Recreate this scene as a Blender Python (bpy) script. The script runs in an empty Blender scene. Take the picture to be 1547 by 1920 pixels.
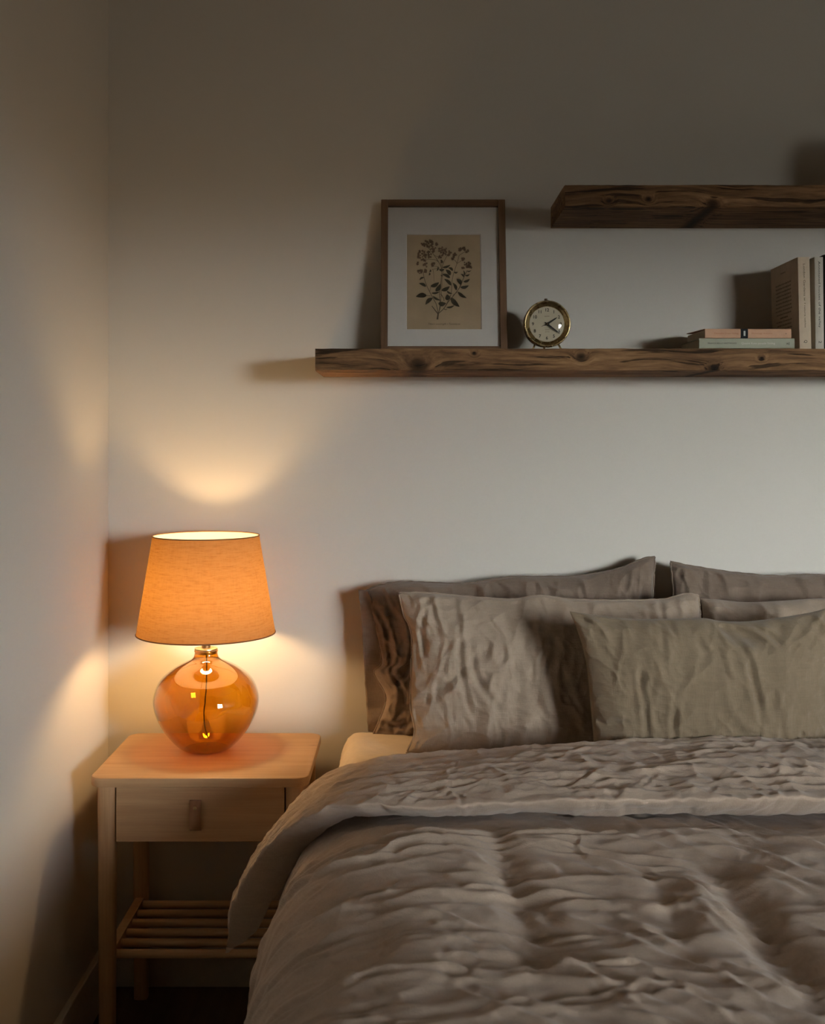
import bpy, math, random
import numpy as np
from mathutils import Vector, Matrix
random.seed(7)
SC = bpy.context.scene
COL = SC.collection
F = 2125.0          # focal length in pixels of the 1547x1920 frame
PX, PY = 765.0, 826.0   # principal point
CY, CZ = -2.5, 1.2      # camera Y and Z (X = 0)
SHELF_Z = 1.386

def W(px, py, Y):
    d = Y - CY
    return ((px - PX) / F * d, Y, CZ - (py - PY) / F * d)

# ------------------------------------------------------------------ noise
_rs = np.random.RandomState(11)
_perm = _rs.permutation(256); _perm = np.concatenate([_perm, _perm, _perm])
_ang = _rs.rand(256) * 2 * np.pi
_gx, _gy = np.cos(_ang), np.sin(_ang)
def perlin(x, y, seed=0):
    x = np.asarray(x, float) + seed * 17.31; y = np.asarray(y, float) + seed * 5.77
    xi = np.floor(x).astype(int); yi = np.floor(y).astype(int)
    xf = x - xi; yf = y - yi
    u = xf**3 * (xf * (xf * 6 - 15) + 10); v = yf**3 * (yf * (yf * 6 - 15) + 10)
    xi &= 255; yi &= 255
    def g(a, b, dx, dy):
        h = _perm[_perm[a & 255] + (b & 255)]
        return _gx[h] * dx + _gy[h] * dy
    n00 = g(xi, yi, xf, yf); n10 = g(xi + 1, yi, xf - 1, yf)
    n01 = g(xi, yi + 1, xf, yf - 1); n11 = g(xi + 1, yi + 1, xf - 1, yf - 1)
    return ((n00 * (1 - u) + n10 * u) * (1 - v) + (n01 * (1 - u) + n11 * u) * v) * 1.45
def ridge(x, y, seed=0, p=1.5):          # sharp crests, broad hollows, 0..1
    return (1 - np.clip(np.abs(perlin(x, y, seed)) * 1.6, 0, 1)) ** p
def smooth(a, b, x):
    t = np.clip((x - a) / (b - a), 0, 1); return t * t * (3 - 2 * t)
def crumple(a, b, s=0):                  # linen crumple for coordinates in metres
    wa = a + .02 * perlin(a * 14, b * 14, s + 1); wb = b + .02 * perlin(a * 14, b * 14, s + 2)
    return (.0030 * (ridge(wa * 13, wb * 13, s + 3, 2) - .4) + .0016 * (ridge(wa * 29, wb * 27, s + 4, 2) - .4)
            + .0007 * perlin(a * 70, b * 70, s + 5))

# ------------------------------------------------------------------ mesh helpers
def link(name, me, mats, parent=None, loc=None):
    o = bpy.data.objects.new(name, me); COL.objects.link(o)
    for m in (mats if isinstance(mats, (list, tuple)) else [mats]): me.materials.append(m)
    if parent is not None: o.parent = parent
    if loc: o.location = loc
    return o
def raw(name, verts, faces, mat, parent=None, sm=True, origin=(0, 0, 0), loc=None, mi=None, auto=None):
    me = bpy.data.meshes.new(name)
    ox, oy, oz = origin
    me.from_pydata([(v[0] - ox, v[1] - oy, v[2] - oz) for v in verts], [], faces)
    me.update()
    if sm: me.polygons.foreach_set('use_smooth', [True] * len(me.polygons))
    if mi is not None: me.polygons.foreach_set('material_index', mi)
    if sm and auto: me.set_sharp_from_angle(angle=math.radians(auto))
    return link(name, me, mat, parent, loc)
def grid_faces(nu, nv, cu=False, cv=False, flip=False, base=0):
    fs = []
    for i in range(nu - (0 if cu else 1)):
        for j in range(nv - (0 if cv else 1)):
            a = base + i * nv + j; b = base + ((i + 1) % nu) * nv + j
            c = base + ((i + 1) % nu) * nv + (j + 1) % nv; d = base + i * nv + (j + 1) % nv
            fs.append((a, d, c, b) if flip else (a, b, c, d))
    return fs
def box_v(x0, x1, y0, y1, z0, z1):
    v = [(x, y, z) for x in (x0, x1) for y in (y0, y1) for z in (z0, z1)]
    f = [(0, 1, 3, 2), (4, 6, 7, 5), (0, 4, 5, 1), (2, 3, 7, 6), (0, 2, 6, 4), (1, 5, 7, 3)]
    return v, f
def merge(*parts):
    V, Fc = [], []
    for v, f in parts:
        b = len(V); V += list(v); Fc += [tuple(i + b for i in q) for q in f]
    return V, Fc
def box(name, x0, x1, y0, y1, z0, z1, mat, parent=None, bev=.0, origin=(0, 0, 0), seg=3):
    v, f = box_v(x0, x1, y0, y1, z0, z1)
    o = raw(name, v, f, mat, parent, sm=bev > 0, origin=origin)
    if bev > 0:
        m = o.modifiers.new('bevel', 'BEVEL'); m.width = bev; m.segments = seg; m.limit_method = 'NONE'
        m.harden_normals = True
    return o
def lathe_v(prof, n=64, axis='z', c=(0, 0, 0)):
    V = []
    for k in range(n):
        a = 2 * math.pi * k / n; ca, sa = math.cos(a), math.sin(a)
        for r, h in prof:
            V.append((c[0] + r * ca, c[1] + r * sa, c[2] + h) if axis == 'z' else (c[0] + r * ca, c[1] + h, c[2] + r * sa))
    return V, grid_faces(n, len(prof), cu=True, flip=(axis != 'z'))
def tube_v(pts, r, n=10, closed=False):
    P = [Vector(p) for p in pts]; V = []; m = len(P)
    up = Vector((0.13, 0.2, 1)).normalized()
    for i, p in enumerate(P):
        if closed: t = P[(i + 1) % m] - P[i - 1]
        else: t = P[min(i + 1, m - 1)] - P[max(i - 1, 0)]
        t.normalize(); a = t.cross(up)
        if a.length < 1e-4: a = t.cross(Vector((1, 0, 0)))
        a.normalize(); b = t.cross(a)
        rr = r[i] if isinstance(r, (list, tuple)) else r
        for k in range(n):
            w = 2 * math.pi * k / n; V.append(tuple(p + a * (rr * math.cos(w)) + b * (rr * math.sin(w))))
    f = grid_faces(m, n, cu=closed, cv=True)
    if not closed:
        f.append(tuple(range(n))); f.append(tuple(range((m - 1) * n, m * n))[::-1])
    return V, f
def catmull(pts, n):
    P = np.array(pts, float); m = len(P)
    d = np.r_[0, np.cumsum(np.linalg.norm(np.diff(P, axis=0), axis=1))]
    ext = np.vstack([2 * P[0] - P[1], P, 2 * P[-1] - P[-2]])
    out = []
    for s in np.linspace(0, d[-1], n) if np.isscalar(n) else np.asarray(n) * d[-1]:
        i = min(max(np.searchsorted(d, s, side='right') - 1, 0), m - 2)
        t = (s - d[i]) / max(d[i + 1] - d[i], 1e-9)
        p0, p1, p2, p3 = ext[i], ext[i + 1], ext[i + 2], ext[i + 3]
        out.append(.5 * ((2 * p1) + (-p0 + p2) * t + (2 * p0 - 5 * p1 + 4 * p2 - p3) * t**2 + (-p0 + 3 * p1 - 3 * p2 + p3) * t**3))
    return np.array(out)
def thing(name, label, cat, loc=(0, 0, 0), rot=(0, 0, 0), group=None):
    o = bpy.data.objects.new(name, None); COL.objects.link(o); o.empty_display_size = .05
    o.location = loc; o.rotation_euler = rot; return tag(o, label, cat, group)
def tag(o, label, cat, group=None):
    o['label'] = label; o['category'] = cat
    if group: o['group'] = group
    return o
def struct(o): o['kind'] = 'structure'; return o
def text_mesh(name, s, size, mat, parent, M, align='CENTER', width=None, shear=0, ext=.0001, sx=1.0, bold=0):
    cu = bpy.data.curves.new('t', 'FONT'); cu.body = s; cu.size = size; cu.align_x = align; cu.align_y = 'CENTER'
    cu.shear = shear; cu.extrude = ext; cu.resolution_u = 3; cu.offset = bold
    t = bpy.data.objects.new('t', cu); COL.objects.link(t); bpy.context.view_layer.update()
    me = bpy.data.meshes.new_from_object(t.evaluated_get(bpy.context.evaluated_depsgraph_get()))
    bpy.data.objects.remove(t)
    if width:
        xs = [v.co.x for v in me.vertices]; sx = width / (max(xs) - min(xs))
    me.transform(Matrix.Diagonal((sx, 1, 1, 1))); me.transform(M); me.name = name; me.materials.clear()
    return link(name, me, mat, parent)

# ------------------------------------------------------------------ materials
class NT:
    def __init__(s, name):
        s.m = bpy.data.materials.new(name); s.m.use_nodes = True; s.t = s.m.node_tree
        s.t.nodes.clear(); s.out = s.n('ShaderNodeOutputMaterial')
    def n(s, ty, **kw):
        nd = s.t.nodes.new(ty)
        for k, v in kw.items():
            if k.startswith('i_'):
                key = k[2:].replace('_', ' ')
                nd.inputs[key].default_value = v
            else: setattr(nd, k, v)
        return nd
    def l(s, a, b): s.t.links.new(a, b)
    def coords(s, scale=(1, 1, 1), kind='Object', rot=(0, 0, 0)):
        tc = s.n('ShaderNodeTexCoord'); mp = s.n('ShaderNodeMapping'); mp.inputs['Scale'].default_value = scale
        mp.inputs['Rotation'].default_value = rot
        s.l(tc.outputs[kind], mp.inputs['Vector']); return mp.outputs[0]
    def noise(s, vec, scale, detail=4, rough=.55, dist=0):
        nd = s.n('ShaderNodeTexNoise'); nd.inputs['Scale'].default_value = scale; nd.inputs['Detail'].default_value = detail
        nd.inputs['Roughness'].default_value = rough; nd.inputs['Distortion'].default_value = dist
        s.l(vec, nd.inputs['Vector']); return nd.outputs['Fac']
    def ramp(s, fac, stops):
        r = s.n('ShaderNodeValToRGB'); e = r.color_ramp.elements
        while len(e) < len(stops): e.new(.5)
        for k, (p, c) in enumerate(stops):
            e[k].position = p; e[k].color = (*c, 1) if len(c) == 3 else c
        s.l(fac, r.inputs[0]); return r.outputs[0]
    def mul(s, a, b, fac=1.0, mode='MULTIPLY'):
        m = s.n('ShaderNodeMix', data_type='RGBA', blend_type=mode); m.inputs['Factor'].default_value = fac
        for sock, v in ((m.inputs['A'], a), (m.inputs['B'], b)):
            if isinstance(v, tuple): sock.default_value = (*v, 1)
            else: s.l(v, sock)
        return m.outputs['Result']
    def mathn(s, op, a, b=0.0):
        m = s.n('ShaderNodeMath', operation=op)
        for k, v in enumerate((a, b)):
            if isinstance(v, (int, float)): m.inputs[k].default_value = v
            else: s.l(v, m.inputs[k])
        return m.outputs[0]
    def bump(s, h, dist=.001, strength=1, nrm=None):
        b = s.n('ShaderNodeBump'); b.inputs['Distance'].default_value = dist; b.inputs['Strength'].default_value = strength
        s.l(h, b.inputs['Height'])
        if nrm: s.l(nrm, b.inputs['Normal'])
        return b.outputs[0]
    def principled(s, col, rough=.6, nrm=None, **kw):
        p = s.n('ShaderNodeBsdfPrincipled')
        if isinstance(col, tuple): p.inputs['Base Color'].default_value = (*col, 1)
        else: s.l(col, p.inputs['Base Color'])
        if isinstance(rough, (int, float)): p.inputs['Roughness'].default_value = rough
        else: s.l(rough, p.inputs['Roughness'])
        if nrm: s.l(nrm, p.inputs['Normal'])
        for k, v in kw.items(): p.inputs[k.replace('_', ' ')].default_value = v
        s.l(p.outputs[0], s.out.inputs['Surface']); return p

def m_plain(name, col, rough=.6, var=.08, scale=40, bump=.0002, **kw):
    t = NT(name); v = t.coords(); n = t.noise(v, scale)
    c = t.mul(col, t.ramp(n, [(.3, (1 - var,) * 3), (.7, (1 + var,) * 3)]))
    t.principled(c, rough, t.bump(n, bump), **kw); return t.m
def m_linen(name, col, var=.08, bump=.0006, sheen=.25):
    t = NT(name); v = t.coords()
    big = t.noise(v, 9, 3); n = t.noise(t.coords((1, 1, .12)), 420, 2); n2 = t.noise(t.coords((.12, .3, 1)), 420, 2)
    slub = t.noise(t.coords((.25, .25, 1)), 120, 3)
    w = t.mathn('ADD', t.mathn('ADD', n, n2), slub)
    c = t.mul(col, t.ramp(t.mathn('MULTIPLY', w, .333), [(.36, (1 - var,) * 3), (.64, (1 + var,) * 3)]))
    c = t.mul(c, t.ramp(big, [(.3, (.94, .93, .92)), (.7, (1.05, 1.05, 1.05))]))
    t.principled(c, .92, t.bump(w, bump), Sheen_Weight=sheen, Sheen_Roughness=.5, Specular_IOR_Level=.15); return t.m
def m_paint(name, col):
    t = NT(name); v = t.coords(); n = t.noise(v, 130, 3); b = t.noise(v, 1.3, 2)
    c = t.mul(col, t.ramp(b, [(.3, (.975, .975, .975)), (.7, (1.01, 1.01, 1.01))]))
    t.principled(c, .85, t.bump(n, .0003, .6), Specular_IOR_Level=.2); return t.m
def m_rustic(name, seed=0, knots=()):
    t = NT(name)
    off = (seed * 3.1, seed, seed * 1.7)
    tc = t.n('ShaderNodeTexCoord')
    def mp(sc):
        m = t.n('ShaderNodeMapping'); m.inputs['Scale'].default_value = sc; m.inputs['Location'].default_value = off
        t.l(tc.outputs['Object'], m.inputs['Vector']); return m.outputs[0]
    # wavy grain, bent around knots
    warp = t.n('ShaderNodeTexNoise'); warp.inputs['Scale'].default_value = 5; warp.inputs['Detail'].default_value = 2
    t.l(mp((.8, 1, 2.2)), warp.inputs['Vector'])
    add = t.n('ShaderNodeVectorMath', operation='MULTIPLY_ADD'); t.l(warp.outputs['Color'], add.inputs[0])
    add.inputs[1].default_value = (.05, .03, .045); t.l(mp((1, 1, 1)), add.inputs[2])
    km = None; kw = None; obv = tc.outputs['Object']
    for kx, kz, kr in knots:
        sq = t.n('ShaderNodeVectorMath', operation='MULTIPLY_ADD'); t.l(obv, sq.inputs[0]); sq.inputs[1].default_value = (.75, 0, 1); sq.inputs[2].default_value = (-kx * .75, 0, -kz)
        jit = t.n('ShaderNodeVectorMath', operation='MULTIPLY_ADD'); t.l(warp.outputs['Color'], jit.inputs[0]); jit.inputs[1].default_value = (.012, 0, .012); t.l(sq.outputs[0], jit.inputs[2])
        ln = t.n('ShaderNodeVectorMath', operation='LENGTH'); t.l(jit.outputs[0], ln.inputs[0])
        q = t.mathn('DIVIDE', ln.outputs['Value'], kr)
        km = q if km is None else t.mathn('MINIMUM', km, q)
    addv = add.outputs[0]
    if km is not None:
        pull = t.mathn('MULTIPLY', t.mathn('POWER', 2.718, t.mathn('MULTIPLY', t.mathn('MULTIPLY', km, km), -.22)), .016)
        cb = t.n('ShaderNodeCombineXYZ'); t.l(pull, cb.inputs[2]); t.l(pull, cb.inputs[1])
        ad2 = t.n('ShaderNodeVectorMath', operation='ADD'); t.l(addv, ad2.inputs[0]); t.l(cb.outputs[0], ad2.inputs[1]); addv = ad2.outputs[0]
    sc = t.n('ShaderNodeVectorMath', operation='MULTIPLY'); t.l(addv, sc.inputs[0]); sc.inputs[1].default_value = (2.2, 26, 30)
    grain = t.noise(sc.outputs[0], 3.2, 8, .65)
    sc2 = t.n('ShaderNodeVectorMath', operation='MULTIPLY'); t.l(addv, sc2.inputs[0]); sc2.inputs[1].default_value = (4, 40, 75)
    crack = t.noise(sc2.outputs[0], 1.6, 3, .5)
    base = t.ramp(grain, [(.28, (.06, .03, .015)), (.45, (.165, .09, .044)), (.6, (.27, .155, .08)), (.78, (.40, .245, .13))])
    broad = t.noise(mp((.6, 1, 1.5)), 4.5, 3)
    c = t.mul(base, t.ramp(broad, [(.35, (.55, .5, .46)), (.6, (1.1, 1.08, 1.0))]))
    ck = t.ramp(crack, [(.375, (.12, .1, .09)), (.42, (1, 1, 1))])
    c = t.mul(c, ck, .85)
    kn = t.ramp(t.mathn('MULTIPLY', km, .4), [(.10, (.10, .08, .07)), (.36, (.30, .26, .23)), (.62, (.82, .8, .78)), (.9, (1, 1, 1))])
    c = t.mul(c, kn, 1)
    h = t.mathn('ADD', t.mathn('MULTIPLY', grain, .7), t.mathn('MULTIPLY', ck, .5))
    h = t.mathn('ADD', h, t.mathn('MULTIPLY', kn, .4))
    t.principled(c, .78, t.bump(h, .004, .9), Specular_IOR_Level=.3); return t.m
def m_wood(name, c0, c1, axis=0, rough=.45, s=1.0):
    t = NT(name); sc = [22, 22, 22]; sc[axis] = 1.6
    v = t.coords(tuple(a * s for a in sc)); g = t.noise(v, 2.2, 6, .6, .4)
    sc = [140, 140, 140]; sc[axis] = 4; fine = t.noise(t.coords(tuple(sc)), 2, 2)
    sc = [30, 30, 30]; sc[axis] = 6; fl = t.noise(t.coords(tuple(sc)), 1.3, 2)
    c = t.ramp(g, [(.3, c0), (.7, c1)])
    c = t.mul(c, t.ramp(fine, [(.3, (.93, .92, .9)), (.6, (1.02, 1.02, 1.02))]))
    c = t.mul(c, t.ramp(fl, [(.22, (.6, .5, .4)), (.27, (1, 1, 1))]))
    t.principled(c, rough, t.bump(g, .0003), Specular_IOR_Level=.35); return t.m
def m_metal(name, col, rough=.3):
    t = NT(name); n = t.noise(t.coords(), 60, 4)
    c = t.mul(col, t.ramp(n, [(.3, (.92, .91, .88)), (.65, (1.02, 1.02, 1.02))]))
    r = t.mathn('MULTIPLY_ADD', n, .15); t.t.nodes[-1].inputs[2].default_value = rough - .07
    t.principled(c, r, Metallic=1.0); return t.m
def m_thin_glass(name, tint, edge_tint=None, ior=1.5, gain=1.0, rough=0.0):
    t = NT(name)
    tr = t.n('ShaderNodeBsdfTransparent'); gl = t.n('ShaderNodeBsdfGlossy'); gl.inputs['Roughness'].default_value = rough
    geo = t.n('ShaderNodeNewGeometry'); dot = t.n('ShaderNodeVectorMath', operation='DOT_PRODUCT')
    t.l(geo.outputs['Incoming'], dot.inputs[0]); t.l(geo.outputs['Normal'], dot.inputs[1])
    cs = t.mathn('ABSOLUTE', dot.outputs['Value']); f0 = ((ior - 1) / (ior + 1)) ** 2
    fres = t.mathn('ADD', t.mathn('MULTIPLY', t.mathn('POWER', t.mathn('SUBTRACT', 1.0, cs), 5.0), 1 - f0), f0)
    if edge_tint:                            # longer path through the glass wall towards the rim
        c = t.ramp(t.mathn('SUBTRACT', 1.0, cs), [(0, tint), (.55, tuple(a * .65 + b * .35 for a, b in zip(tint, edge_tint))), (1, edge_tint)])
        if 'glass' == name[-5:]:                 # the wall is thicker towards the foot
            sx = t.n('ShaderNodeSeparateXYZ'); t.l(t.coords(), sx.inputs[0])
            c = t.mul(c, t.ramp(t.mathn('MULTIPLY', sx.outputs['Z'], 5.0), [(.02, (.62, .50, .4)), (.22, (.9, .86, .8)), (.5, (1, 1, 1))]))
        t.l(c, tr.inputs['Color'])
    else: tr.inputs['Color'].default_value = (*tint, 1)
    mx = t.n('ShaderNodeMixShader'); t.l(t.mathn('MULTIPLY', fres, gain), mx.inputs[0])
    t.l(tr.outputs[0], mx.inputs[1]); t.l(gl.outputs[0], mx.inputs[2]); t.l(mx.outputs[0], t.out.inputs['Surface']); return t.m
def m_shade():
    t = NT('lampshade_linen')
    a = t.noise(t.coords((1, 1, 11)), 26, 3, .6); b = t.noise(t.coords((6, 6, .6)), 45, 2); f = t.noise(t.coords((.5, .5, 6)), 150, 2)
    w = t.mathn('MULTIPLY', t.mathn('ADD', t.mathn('ADD', t.mathn('MULTIPLY', a, 1.25), t.mathn('MULTIPLY', b, .5)), t.mathn('MULTIPLY', f, 1.25)), .333)
    var = t.ramp(w, [(.36, (.80, .74, .7)), (.52, (1, 1, 1)), (.64, (1.06, 1.08, 1.1))])
    df = t.n('ShaderNodeBsdfDiffuse'); tl = t.n('ShaderNodeBsdfTranslucent')
    geo = t.n('ShaderNodeNewGeometry')
    dc = t.n('ShaderNodeMix', data_type='RGBA'); t.l(geo.outputs['Backfacing'], dc.inputs['Factor'])
    t.l(t.mul((.50, .27, .13), var), dc.inputs['A']); dc.inputs['B'].default_value = (.9, .84, .74, 1)   # pale lining inside
    t.l(dc.outputs['Result'], df.inputs['Color']); t.l(t.mul(SHADE_T, var), tl.inputs['Color'])
    mx = t.n('ShaderNodeMixShader'); mx.inputs[0].default_value = .42
    t.l(df.outputs[0], mx.inputs[1]); t.l(tl.outputs[0], mx.inputs[2]); t.l(mx.outputs[0], t.out.inputs['Surface']); return t.m
def m_emit(name, col, s):
    t = NT(name); e = t.n('ShaderNodeEmission'); e.inputs['Color'].default_value = (*col, 1); e.inputs['Strength'].default_value = s
    t.l(e.outputs[0], t.out.inputs['Surface']); return t.m

SHADE_T = (.20, .094, .018)
BULB_COL, BULB_S = (1.0, .63, .28), 142.0
SKY_S = 77.0
PAINT = m_paint('warm_white_wall_paint', (.66, .63, .58))
CEIL = m_paint('ceiling_paint', (.56, .50, .42))
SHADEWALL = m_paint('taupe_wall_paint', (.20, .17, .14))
TRIM = m_plain('white_trim_paint', (.62, .59, .54), .5, .03)
FLOOR = m_wood('dark_floor_boards', (.05, .03, .02), (.10, .065, .04), axis=1)
RUST1 = m_rustic('reclaimed_beam', 0, [(.215, .018, .0125), (.542, .034, .0065), (.806, .009, .0065), (.90, .030, .0035), (.33, .040, .003), (1.2, .02, .012)])
RUST2 = m_rustic('reclaimed_beam_upper', 2.3, [(.303, .008, .0085), (.096, .017, .004), (.175, .02, .0045), (.8, .03, .01)])
PINE = m_wood('pale_birch_top', (.46, .28, .145), (.55, .35, .19), 0)
PINEV = m_wood('pale_birch_leg', (.46, .28, .145), (.55, .35, .19), 2)
FRAMEW = m_wood('walnut_frame_v', (.11, .06, .032), (.21, .12, .065), 2, .5)
FRAMEH = m_wood('walnut_frame_h', (.11, .06, .032), (.21, .12, .065), 0, .5)
BRASS = m_metal('aged_brass', (.50, .385, .20), .27)
DARKMETAL = m_metal('bronze_metal', (.22, .16, .1), .4)
LEATHER = m_plain('tan_leather', (.30, .15, .075), .55, .12, 120)
DUVET = m_linen('duvet_linen', (.485, .385, .300))
SHEET = m_linen('sheet_cotton', (.66, .56, .44), .05, .0003)
PIL_DARK = m_linen('pillow_linen_taupe', (.20, .152, .118))
PIL_MID = m_linen('pillow_linen_oat', (.36, .285, .22))
PIL_FRONT = m_linen('pillow_linen_olive', (.225, .175, .118))
PAGES = m_plain('book_pages', (.62, .52, .38), .8, .12, 300)
INK = m_plain('ink', (.02, .017, .014), .7, 0)
INKB = m_plain('faded_ink', (.10, .07, .04), .8, .1)

# ------------------------------------------------------------------ camera
cam = bpy.data.cameras.new('camera'); camo = bpy.data.objects.new('camera', cam); COL.objects.link(camo)
camo.location = (0, CY, CZ); camo.rotation_euler = (math.pi / 2, 0, 0)
cam.sensor_fit = 'VERTICAL'; cam.sensor_height = 36; cam.lens = 36 * F / 1920
cam.shift_x = (773.5 - PX) / 1920; cam.shift_y = -(960 - PY) / 1920
cam.clip_start = .02
cam.dof.use_dof = True; cam.dof.focus_distance = 2.25; cam.dof.aperture_fstop = 8
SC.camera = camo

# ------------------------------------------------------------------ room
XL, XR, YB, YF, ZC = -.661, 3.25, 0.0, -3.6, 2.75
WX0, WX1, WZ0, WZ1 = 1.90, 3.10, .80, 1.83     # window opening in the front wall
def slab(name, *a, m=PAINT): return struct(box(name, *a, m))
slab('wall_back', XL - .12, XR + .12, 0, .12, 0, ZC)
slab('wall_left', XL - .12, XL, YF, 0, 0, ZC)
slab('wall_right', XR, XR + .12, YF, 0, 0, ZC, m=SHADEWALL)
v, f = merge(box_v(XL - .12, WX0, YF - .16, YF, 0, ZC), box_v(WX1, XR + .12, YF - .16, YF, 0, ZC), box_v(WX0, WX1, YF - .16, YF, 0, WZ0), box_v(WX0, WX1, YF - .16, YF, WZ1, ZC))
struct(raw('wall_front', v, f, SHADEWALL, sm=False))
slab('floor', XL - .12, XR + .12, YF - .12, .12, -.08, 0, m=FLOOR)
slab('ceiling', XL - .12, XR + .12, YF - .12, .12, ZC, ZC + .08, m=CEIL)
struct(box('baseboard_left', XL, XL + .014, YF, -.014, 0, .115, TRIM, bev=.003))
struct(box('baseboard_back', XL, XR, -.014, 0, 0, .115, TRIM, bev=.003))
# window in the front wall: casing, four panes behind crossing bars
win = struct(thing('window_1', '', '', ((WX0 + WX1) / 2, YF - .05, WZ0)))
del win['label']; del win['category']
hw, hh = (WX1 - WX0) / 2, WZ1 - WZ0
v, f = merge(box_v(-hw, hw, -.05, .02, 0, .05), box_v(-hw, hw, -.05, .02, hh - .05, hh), box_v(-hw, -hw + .05, -.05, .02, 0, hh), box_v(hw - .05, hw, -.05, .02, 0, hh))
raw('window_frame', v, f, TRIM, win, sm=False)
v, f = merge(box_v(-.018, .018, -.04, .01, 0, hh), box_v(-hw, hw, -.04, .01, hh / 2 - .018, hh / 2 + .018))
raw('window_bars', v, f, TRIM, win, sm=False)
raw('window_glass', *box_v(-hw, hw, -.0125, -.012, 0, hh), m_thin_glass('window_pane', (.99, .99, .99)), win, sm=False)

# daylight: overcast sky above the horizon, dim ground below
wd = bpy.data.worlds.new('sky'); SC.world = wd; wd.use_nodes = True; nt = wd.node_tree; nt.nodes.clear()
tc = nt.nodes.new('ShaderNodeTexCoord'); sep = nt.nodes.new('ShaderNodeSeparateXYZ'); rp = nt.nodes.new('ShaderNodeValToRGB')
mr = nt.nodes.new('ShaderNodeMapRange'); mr.inputs[1].default_value = -1; mr.inputs[2].default_value = 1
bg = nt.nodes.new('ShaderNodeBackground'); wo = nt.nodes.new('ShaderNodeOutputWorld')
nt.links.new(tc.outputs['Generated'], sep.inputs[0]); nt.links.new(sep.outputs['Z'], mr.inputs[0]); nt.links.new(mr.outputs[0], rp.inputs[0])
e = rp.color_ramp.elements; e[0].position = .495; e[0].color = (.05, .05, .045, 1); e[1].position = .515; e[1].color = (.87, .90, .87, 1)
for p_, k_ in ((.552, 1.0), (.585, .66), (.64, .36), (.8, .28)):      # bright band low in the sky, dimmer cloud above
    q_ = e.new(p_); q_.color = (.87 * k_, .90 * k_, .87 * k_ * (1.0 if k_ == 1 else 1.06), 1)
nt.links.new(rp.outputs[0], bg.inputs[0]); bg.inputs[1].default_value = SKY_S; nt.links.new(bg.outputs[0], wo.inputs[0])
pl = bpy.data.lights.new('window_portal', 'AREA'); pl.shape = 'RECTANGLE'; pl.size = WX1 - WX0; pl.size_y = hh; pl.cycles.is_portal = True
po = bpy.data.objects.new('window_portal', pl); COL.objects.link(po); po.location = ((WX0 + WX1) / 2, YF - .14, (WZ0 + WZ1) / 2)
po.rotation_euler = (math.pi / 2, 0, math.pi)

# ------------------------------------------------------------------ shelves
def beam(name, x0, x1, y0, z0, z1, mat, seed):
    nx = int((x1 - x0) / .006); loop = []
    y1 = 0.0
    ns = 14
    def edge(a, b, n): return [(a[0] + (b[0] - a[0]) * k / n, a[1] + (b[1] - a[1]) * k / n) for k in range(n)]
    r = .003
    loop = edge((y1, z1), (y0 + r, z1), 20) + [(y0 + r * .3, z1 - r * .3)] + edge((y0, z1 - r), (y0, z0 + r), ns) + [(y0 + r * .3, z0 + r * .3)] + edge((y0 + r, z0), (y1, z0), 20) + [(y1, z0)]
    L = np.array(loop); m = len(L)
    V = []
    for i in range(nx + 1):
        x = x0 + (x1 - x0) * i / nx
        yy, zz = L[:, 0].copy(), L[:, 1].copy()
        n1 = perlin(np.full(m, x * 9), yy * 22 + zz * 30, seed); n2 = perlin(np.full(m, x * 40), yy * 60 + zz * 110, seed + 1)
        front = smooth(y0 + .05, y0, yy)
        yy = yy + front * (.0016 * n1 + .0011 * n2)
        zz = zz + np.where(L[:, 1] > (z0 + z1) / 2, 1, -1) * front * (.0012 * n1 + .0007 * n2 - .0008)
        V += [(x, a, b) for a, b in zip(yy, zz)]
    f = grid_faces(nx + 1, m, cv=True)
    f.append(tuple(range(m))); f.append(tuple(range(nx * m, nx * m + m))[::-1])
    o = raw(name, V, f, mat, origin=(x0, 0, z0), loc=(x0, 0, z0), auto=40); return o
tag(beam('floating_shelf', -.186, 1.75, -.2275, 1.340, SHELF_Z, RUST1, 3),
    'long lower reclaimed-wood floating shelf carrying the framed print, clock and books', 'shelf')
tag(beam('floating_shelf', .315, 1.75, -.2275, 1.668, 1.714, RUST2, 8),
    'upper rough wooden floating shelf, starting right of the framed print', 'shelf')
pot = [(0, 0), (.05, 0), (.066, .03), (.07, .07), (.06, .105), (.055, .12), (.05, .12), (.055, .1), (.05, .02), (0, .015)]  # pot beyond the right edge of view, added for its shadow on the wall
pp = catmull([(a, b) for a, b in pot], 40)
v, f = lathe_v([(max(a, 0), b) for a, b in pp], 48)
tag(raw('shadow_pot', v, f, m_plain('dark_clay', (.12, .09, .07), .7), loc=(.965, -.12, 1.714)), 'unseen dark pot added on the upper shelf to cast a shadow on the wall', 'pot')

# ------------------------------------------------------------------ framed botanical print
FW, FH, FT = .270, .347, .020
fx = (713.5 - PX) / F * 2.405
fr = thing('picture_frame', 'walnut framed botanical print with white mat, leaning on lower shelf', 'picture frame', (fx, -.098, SHELF_Z), (-math.radians(11.5), 0, 0))
bw = .0150
raw('frame_side', *box_v(0, bw, 0, FT, 0, FH), FRAMEW, fr, sm=False); raw('frame_side', *box_v(FW - bw, FW, 0, FT, 0, FH), FRAMEW, fr, sm=False)
raw('frame_rail', *box_v(bw, FW - bw, 0, FT, 0, bw), FRAMEH, fr, sm=False); raw('frame_rail', *box_v(bw, FW - bw, 0, FT, FH - bw, FH), FRAMEH, fr, sm=False)
for c in fr.children:
    m = c.modifiers.new('b', 'BEVEL'); m.width = .0012; m.segments = 2
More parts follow.
